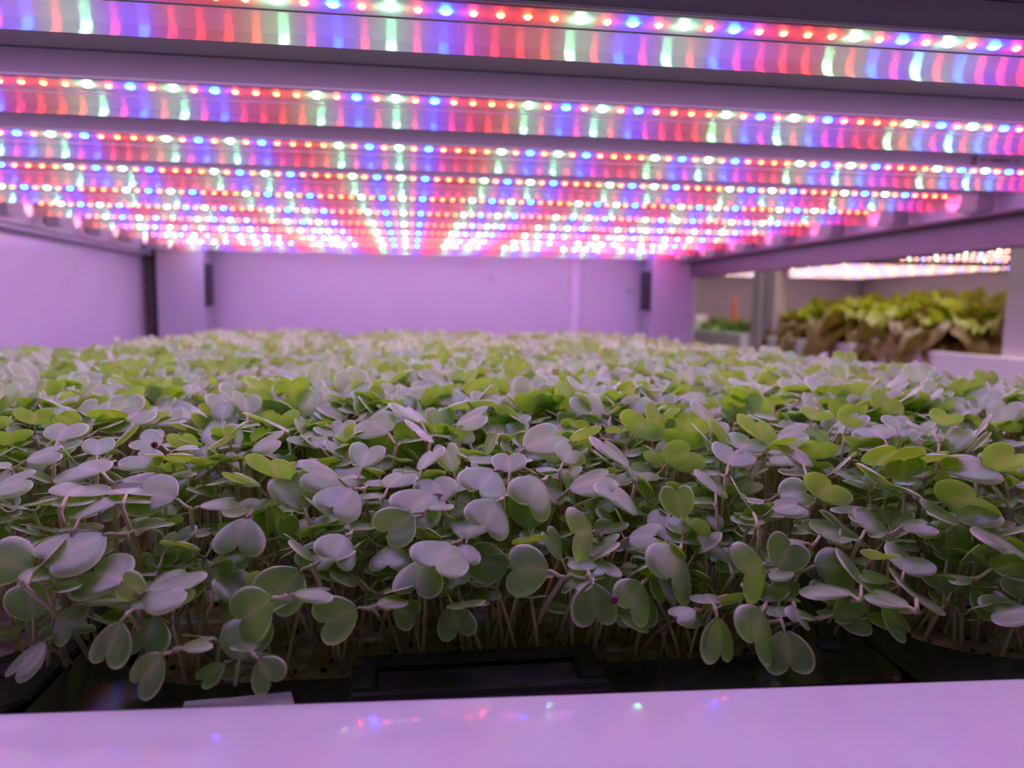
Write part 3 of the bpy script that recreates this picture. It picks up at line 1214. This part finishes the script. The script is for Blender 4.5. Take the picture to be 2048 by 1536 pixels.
def mass_mesh(name, items, with_stems):
    V, Fq, Mg, off = [], [], [], 0
    SV, SF, soff = [], [], 0
    for s in items:
        lod = 0 if s.dist < .55 else (1 if s.dist < .95 else 2)
        for lf in s.leaves:
            vs, fs, mg = LOD[lf['k'], lod]
            M = leaf_matrix(lf)
            V.append(vs @ M[:3, :3].T + M[:3, 3])
            Fq.append(np.array(fs) + off)
            Mg.append(mg)
            off += len(vs)
        if s.dist < 1.1:
            m = MB()
            for pts, rad in stem_paths(s):
                m.tube(pts, rad, 5 if s.dist < .6 else 4, cap=False)
            SV.append(np.array(m.v)); SF.append(np.array(m.f) + soff); soff += len(m.v)
    def mk(nm, Vs, Fs, mgs, mat, parent=None):
        Vs = np.concatenate(Vs); Fs = np.concatenate(Fs)
        me = bpy.data.meshes.new(nm)
        me.vertices.add(len(Vs)); me.vertices.foreach_set('co', Vs.astype(np.float32).ravel())
        me.loops.add(Fs.size); me.loops.foreach_set('vertex_index', Fs.astype(np.int32).ravel())
        me.polygons.add(len(Fs))
        me.polygons.foreach_set('loop_start', np.arange(0, Fs.size, 4, dtype=np.int32))
        me.polygons.foreach_set('use_smooth', np.ones(len(Fs), bool))
        me.materials.append(mat)
        a = me.attributes.new('margin', 'FLOAT_COLOR', 'POINT')
        c = np.ones((len(Vs), 4), np.float32)
        c[:, :3] = 0 if mgs is None else np.concatenate(mgs)
        a.data.foreach_set('color', c.ravel())
        me.update(calc_edges=True); me.validate()
        return me
    e = obj(name, mk(name, V, Fq, Mg, M_LEAF))
    if with_stems:
        st = obj('stems', mk('stems', SV, SF, None, M_STEM), e)
        st['kind'] = 'stuff'
    return e


crop = mass_mesh('seedling_foliage', mass, True)
tag(crop, 'dense carpet of young brassica seedlings stretching back to the white wall', 'seedlings', kind='stuff')

# seed hulls on the mats and a few caught on leaves
hb_ = MB()
for k in range(420):
    x = random.uniform(TX[1] - TW * 1.2, TX[2] + TW * .45)
    yy = Y_T0 + .031 + abs(random.gauss(0, .05))
    u = abs(abs((x - TX[1]) / TW) - .5) * TW
    if u < .03:
        continue
    r = random.uniform(.0009, .0014)
    a = random.uniform(0, PI)
    vs, fs = [], []
    for j, (q, z) in enumerate(((.7, .2), (1, .7), (.75, 1.3))):
        for i in range(7):
            an = 2 * PI * i / 7
            vs.append((x + r * q * math.cos(an) * 1.1, yy + r * q * math.sin(an), RZ + H_BED + r * z))
    for j in range(2):
        for i in range(7):
            fs.append((j * 7 + i, j * 7 + (i + 1) % 7, (j + 1) * 7 + (i + 1) % 7, (j + 1) * 7 + i))
    fs.append(tuple(14 + i for i in range(7)))
    hb_.add(vs, fs)
tag(hb_.build('seed_hulls', M_SEED, smooth=True), 'dark empty seed hulls scattered over the pale growing mats', 'seed hulls', kind='stuff')

# two purple hulls caught on leaves
for (px, py, lab) in ((1228, 1199, 'tiny purple seed hull stuck on a leaf right of the finger recess'), (309, 889, 'tiny purple seed hull caught between lilac leaves at left')):
    t_, P_ = on_canopy(px, py)
    P_ = CAM + ray(px, py) * (t_ - .006)
    hm = MB()
    hm.tube([(0, 0, -.0016), (0, 0, -.0010), (0, 0, .0006), (0, 0, .0014)], [.0005, .0013, .0015, .0006], 10)
    tag(hm.build('seed_hull', M_SEEDRED, loc=tuple(P_), smooth=True), lab, 'seed hull')

# curled strip of pale paper lying on the tray's front rim
pa = MB()
ps = []
for i in range(9):
    q = i / 8
    px = 372 + (582 - 372) * q
    top = at_plane(px, 1399 - 18 * q, 2, RZ + H_TRAY + .0012)
    wv = .0012 + .0006 * math.sin(5 * q)
    for j in range(4):
        ps.append((top[0] + (.003 * j / 3 if q > .5 else 0), top[1] - .011 * (j / 3) * (.35 + .65 * q) - .0, RZ + H_TRAY + .0004 + wv * (1 - abs(j - 1.5) / 1.5) + .0004 * q))
fs = [(i * 4 + j, i * 4 + j + 1, i * 4 + 4 + j + 1, i * 4 + 4 + j) for i in range(8) for j in range(3)]
pa.add(ps, fs)
po = pa.build('paper_strip', M_PAPER, smooth=True)
sm = po.modifiers.new('thickness', 'SOLIDIFY'); sm.thickness = .0003
tag(po, 'thin curled strip of pale paper on the black tray rim at lower left', 'paper strip')

# ------------------------------------------------------------------ neighbouring rack with lettuces
X_N = CAM[0] + 1.19
nb = thing('neighbour_rack', 'grey steel rack across the aisle on the right, holding lettuces under LED tubes', 'rack', (X_N + .5, 2.2, 0))
p_near = at_plane(2009, 600, 0, X_N + .02)
p_a = at_plane(1503, 600, 0, X_N + .02)
p_b = at_plane(1549, 600, 0, X_N + .02)


def post_at(y0, y1, x0=None, z1=RZ + .16):
    x0 = X_N + .02 if x0 is None else x0
    m = MB()
    m.box(x0, x0 + .05, y0, y1, 0, z1, 0, .004)
    o = rel(m.build('post', M_STEEL2, nb))
    return o


post_at(p_near[1] - .085, p_near[1])
dy = p_a[1] - p_b[1]
pa_ = post_at(p_b[1], p_b[1] + dy * .42)
pb_ = post_at(p_b[1] + dy * .58, p_a[1])
for (yy0, yy1, par) in ((p_b[1] + dy * .42, p_b[1] + dy * .58, pa_), (p_a[1], p_a[1] + .025, pb_)):
    m = MB(); m.box(X_N + .035, X_N + .06, yy0, yy1, .3, RZ + .16)
    o = m.build('joint_gap', M_SLOT, par)
m = MB(); m.box(X_N + .02, X_N + 1.3, p_near[1] - .2, 3.9, RZ + H_PLATE + .03, RZ + H_PLATE + .042)
rel(m.build('shelf_plate', M_PLATE, nb))
m = MB(); m.box(X_N + .07, X_N + 1.25, p_near[1] - .15, 3.8, RZ - .32, RZ - .30)
rel(m.build('lower_shelf', M_STEEL, nb))
m = MB(); m.box(X_N + 1.32, X_N + 1.33, p_near[1] - .2, 3.9, .3, RZ + .2)
rel(m.build('back_panel', M_WALL, nb))
m = MB(); m.box(X_N + .07, X_N + 1.3, 3.9, 3.91, RZ - .3, RZ + H_PLATE + .03)
rel(m.build('end_panel', M_WALL, nb))
for (ya, yb, lab) in ((p_near[1] - .3, p_b[1] - .01, 'white growing trough with drooping lettuces, across the aisle on the right'),
                      (p_a[1] + .02, 3.8, 'white growing trough of small green plants, farther down the aisle')):
    m = MB()
    zt, zb = RZ - .092, RZ - .30
    x0, x1 = X_N - .005, X_N + 1.25
    m.box(x0, x0 + .008, ya, yb, zb, zt, 0, .002)
    m.box(x1 - .008, x1, ya, yb, zb, zt)
    m.box(x0 + .008, x1 - .008, ya, ya + .008, zb, zt)
    m.box(x0 + .008, x1 - .008, yb - .008, yb, zb, zt)
    m.box(x0 + .008, x1 - .008, ya + .008, yb - .008, zt - .012, zt - .004)
    tag(m.build('growing_trough', M_TANK), lab, 'trough')

nt_m = MB()
nt_m.prism_x([(-.0125, .0212), (.0125, .0212), (.0125, .0362), (-.0125, .0362)], 0, 1.2, 0)
nt_m.box(.0, 1.2, -.0105, .0105, .0192, .0211, 1)
for i in range(46):
    x = .02 + i * SP * 1.9
    c = PATTERN[i % 11]
    r = .0032
    nt_m.add([(x - r, -r, .0185), (x + r, -r, .0185), (x + r, r, .0185), (x - r, r, .0185)], [(0, 3, 2, 1)], {'R': 2, 'G': 3, 'B': 4}[c])
    nt_m.add([(x - r, -r, .0191), (x - r, -r, .0185), (x - r, r, .0185), (x - r, r, .0191)], [(0, 1, 2, 3)], {'R': 2, 'G': 3, 'B': 4}[c])
ME_NT = nt_m.mesh('far_led_tube', [M_HOUSING, M_BOARD, M_RED_DIM, M_GREEN_DIM, M_BLUE_DIM])
yy = p_near[1] + .02
k = 0
while yy < 3.75:
    if not (p_b[1] - .04 < yy < p_a[1] + .03):
        near = yy < p_b[1]
        o = obj('led_grow_tube', ME_NT, None, (X_N + .06, yy, RZ + H_LENS + .03))
        tag(o, 'blurred LED tube above the lettuces across the aisle' if near else 'blurred LED tube over the small green plants far down the aisle', 'LED tube',
            'LED tubes above the lettuces' if near else 'LED tubes far down the aisle')
    yy += .1594 * .8
    k += 1


def lettuce_mesh(seed, size, flat, mats, nl=26, w_f=.8):
    rg = random.Random(seed)
    V, Fs, Mg, mi = [], [], [], []
    for i in range(nl):
        q = i / (nl - 1)                          # 0 = inner, 1 = outer
        az = i * 2.39996 + rg.uniform(-.2, .2)
        L = size * (.62 + .38 * q) * rg.uniform(.9, 1.1)
        wd = L * w_f * rg.uniform(.85, 1.1)
        el0 = 1.35 - 1.0 * q * flat
        curl = 1.0 + 1.3 * q
        nu, nv = 9, 10
        ph = rg.uniform(0, 6)
        base = len(V)
        r, z, el = .004 + .012 * q, 0.0, el0
        for a in range(nu):
            t = a / (nu - 1)
            if a:
                el = el0 - curl * (t ** 1.6)
                r += L / (nu - 1) * math.cos(el)
                z += L / (nu - 1) * math.sin(el)
            half = wd * .5 * (math.sin(PI * min(1, .1 + .78 * t)) ** .7) * (.35 + .65 * min(1, t * 1.8))
            for b_ in range(nv):
                s = 2 * b_ / (nv - 1) - 1
                ruff = size * .085 * abs(s) ** 1.5 * (t ** .8) * math.sin(ph + 9 * t + 6 * s) + size * .04 * math.sin(ph * 2 + 17 * s + 6 * t) * t
                x_ = s * half
                n_r, n_z = -math.sin(el), math.cos(el)
                cup = .30 * abs(s) ** 2 * half
                rr_ = r + n_r * (ruff + cup)
                zz_ = z + n_z * (ruff + cup)
                V.append((rr_ * math.cos(az) - x_ * math.sin(az), rr_ * math.sin(az) + x_ * math.cos(az), zz_))
                Mg.append((1.0 if abs(s) > .95 or a == nu - 1 else 0, 1.0 if abs(s) < .12 else 0, 0))
        for a in range(nu - 1):
            for b_ in range(nv - 1):
                o = base + a * nv + b_
                Fs.append((o, o + 1, o + nv + 1, o + nv))
                mi.append(1 if q > .42 and len(mats) > 1 else 0)
    me = attr_mesh('lettuce', V, Fs, np.array(Mg), mats[0])
    for m_ in mats[1:]:
        me.materials.append(m_)
    me.polygons.foreach_set('material_index', mi)
    return me


LM = [lettuce_mesh(10 + i, .175, 1.0, [M_LETTUCE, M_BRONZE], 30) for i in range(3)]
LG = [lettuce_mesh(30 + i, .185, .85, [M_LETTUCE], 26) for i in range(2)]
PK = [lettuce_mesh(50 + i, .085, .8, [M_PAKCHOI], 18, .75) for i in range(2)]


def plant(px, x_off, me, label, cat, group, rz, sc=1.0, name='lettuce'):
    p = at_plane(px, 640, 0, X_N + x_off)
    o = obj(name, me, None, (X_N + x_off, p[1], RZ - .096))
    o.rotation_euler = (0, 0, rz)
    o.scale = (sc, sc, sc * (1.4 if name == 'lettuce' else 1.0))
    return tag(o, label, cat, group)


G1 = 'lettuces in the trough across the aisle'
plant(1940, .13, LM[2], 'brown-fringed yellow-green lettuce nearest the right edge, beside the purple post', 'lettuce', G1, .3, 1.12)
plant(1845, .12, LM[0], 'bronze-edged lettuce drooping lowest over the white trough', 'lettuce', G1, 1.9, 1.1)
plant(1745, .12, LM[1], 'bronze-brown lettuce in the middle of the trough front', 'lettuce', G1, .8, 1.06)
plant(1665, .13, LM[2], 'brownish lettuce with yellow heart left of the middle of the trough', 'lettuce', G1, 2.5, .98)
plant(1600, .12, LM[0], 'low brown lettuce beside the dark post pair', 'lettuce', G1, 4.0, .8)
for i, (px, sc) in enumerate(((1900, 1.1), (1800, 1.12), (1715, 1.05))):
    plant(px, .40, LG[i % 2], ['tall yellow-green lettuce behind, right of the trough', 'tall yellow-green lettuce in the second row, middle', 'yellow-green lettuce in the second row, left'][i], 'lettuce',
          'lettuces in the second row across the aisle', i * 1.3, sc)
for i, (px, xo, sc) in enumerate(((1408, .10, .95), (1437, .12, 1.1), (1468, .10, 1.1), (1492, .14, 1.0), (1425, .35, 1.2), (1465, .36, 1.2))):
    lab = ['pale green plant beside the white pot, far down the aisle', 'small bright green plant, second from the white pot', 'small bright green plant, third from the white pot',
           'small green plant against the dark post, far down the aisle', 'green plant in the rear row on the left, far down the aisle', 'green plant in the rear row on the right, far down the aisle'][i]
    plant(px, xo, PK[i % 2], lab, 'plant', 'small green plants far down the aisle', i * 1.1, sc, 'leafy_plant')
p = at_plane(1396, 640, 0, X_N + .05)
m = MB()
m.tube([(0, 0, 0), (0, 0, .03), (0, 0, .062), (0, 0, .066)], [.024, .032, .036, .03], 16)
tag(m.build('white_pot', M_TANK, loc=(X_N + .055, p[1], RZ - .0955), smooth=True), 'small rounded white pot far down the aisle, left of the green plants', 'pot')
p = at_plane(1470, 600, 0, X_N + .6)
m = MB()
m.tube([(0, 0, 0), (.003, 0, .06), (-.004, 0, .12), (0, 0, .16)], [.011, .013, .01, .006], 8)
tag(m.build('orange_tube', M_ORANGE, loc=(X_N + .32, at_plane(1470, 600, 0, X_N + .32)[1], RZ - .105), smooth=True), 'orange plastic tube standing behind the small green plants', 'tube')

# ------------------------------------------------------------------ light and view
w_ = bpy.data.worlds.new('room_glow')
scene.world = w_
w_.use_nodes = True
bg = w_.node_tree.nodes['Background']
bg.inputs[0].default_value = (.75, .6, .8, 1)
bg.inputs[1].default_value = .06
# unseen fill light added above the aisle to brighten the neighbouring rack
ld = bpy.data.lights.new('aisle_fill', 'AREA')
ld.shape = 'RECTANGLE'; ld.size = .25; ld.size_y = 2.0
ld.energy = 13.0
ld.color = (1.0, .8, .8)
lo = bpy.data.objects.new('aisle_fill', ld)
COL.objects.link(lo)
lo.location = (.92, 1.6, 2.25)

scene.view_settings.view_transform = 'Standard'
scene.view_settings.look = 'None'
scene.view_settings.exposure = 0.36
scene.view_settings.gamma = 1.0
scene.view_settings.use_curve_mapping = False
scene.cycles.max_bounces = 8
scene.cycles.transparent_max_bounces = 16
scene.cycles.sample_clamp_indirect = 6.0
scene.cycles.blur_glossy = .5
scene.cycles.caustics_reflective = False
scene.cycles.caustics_refractive = False
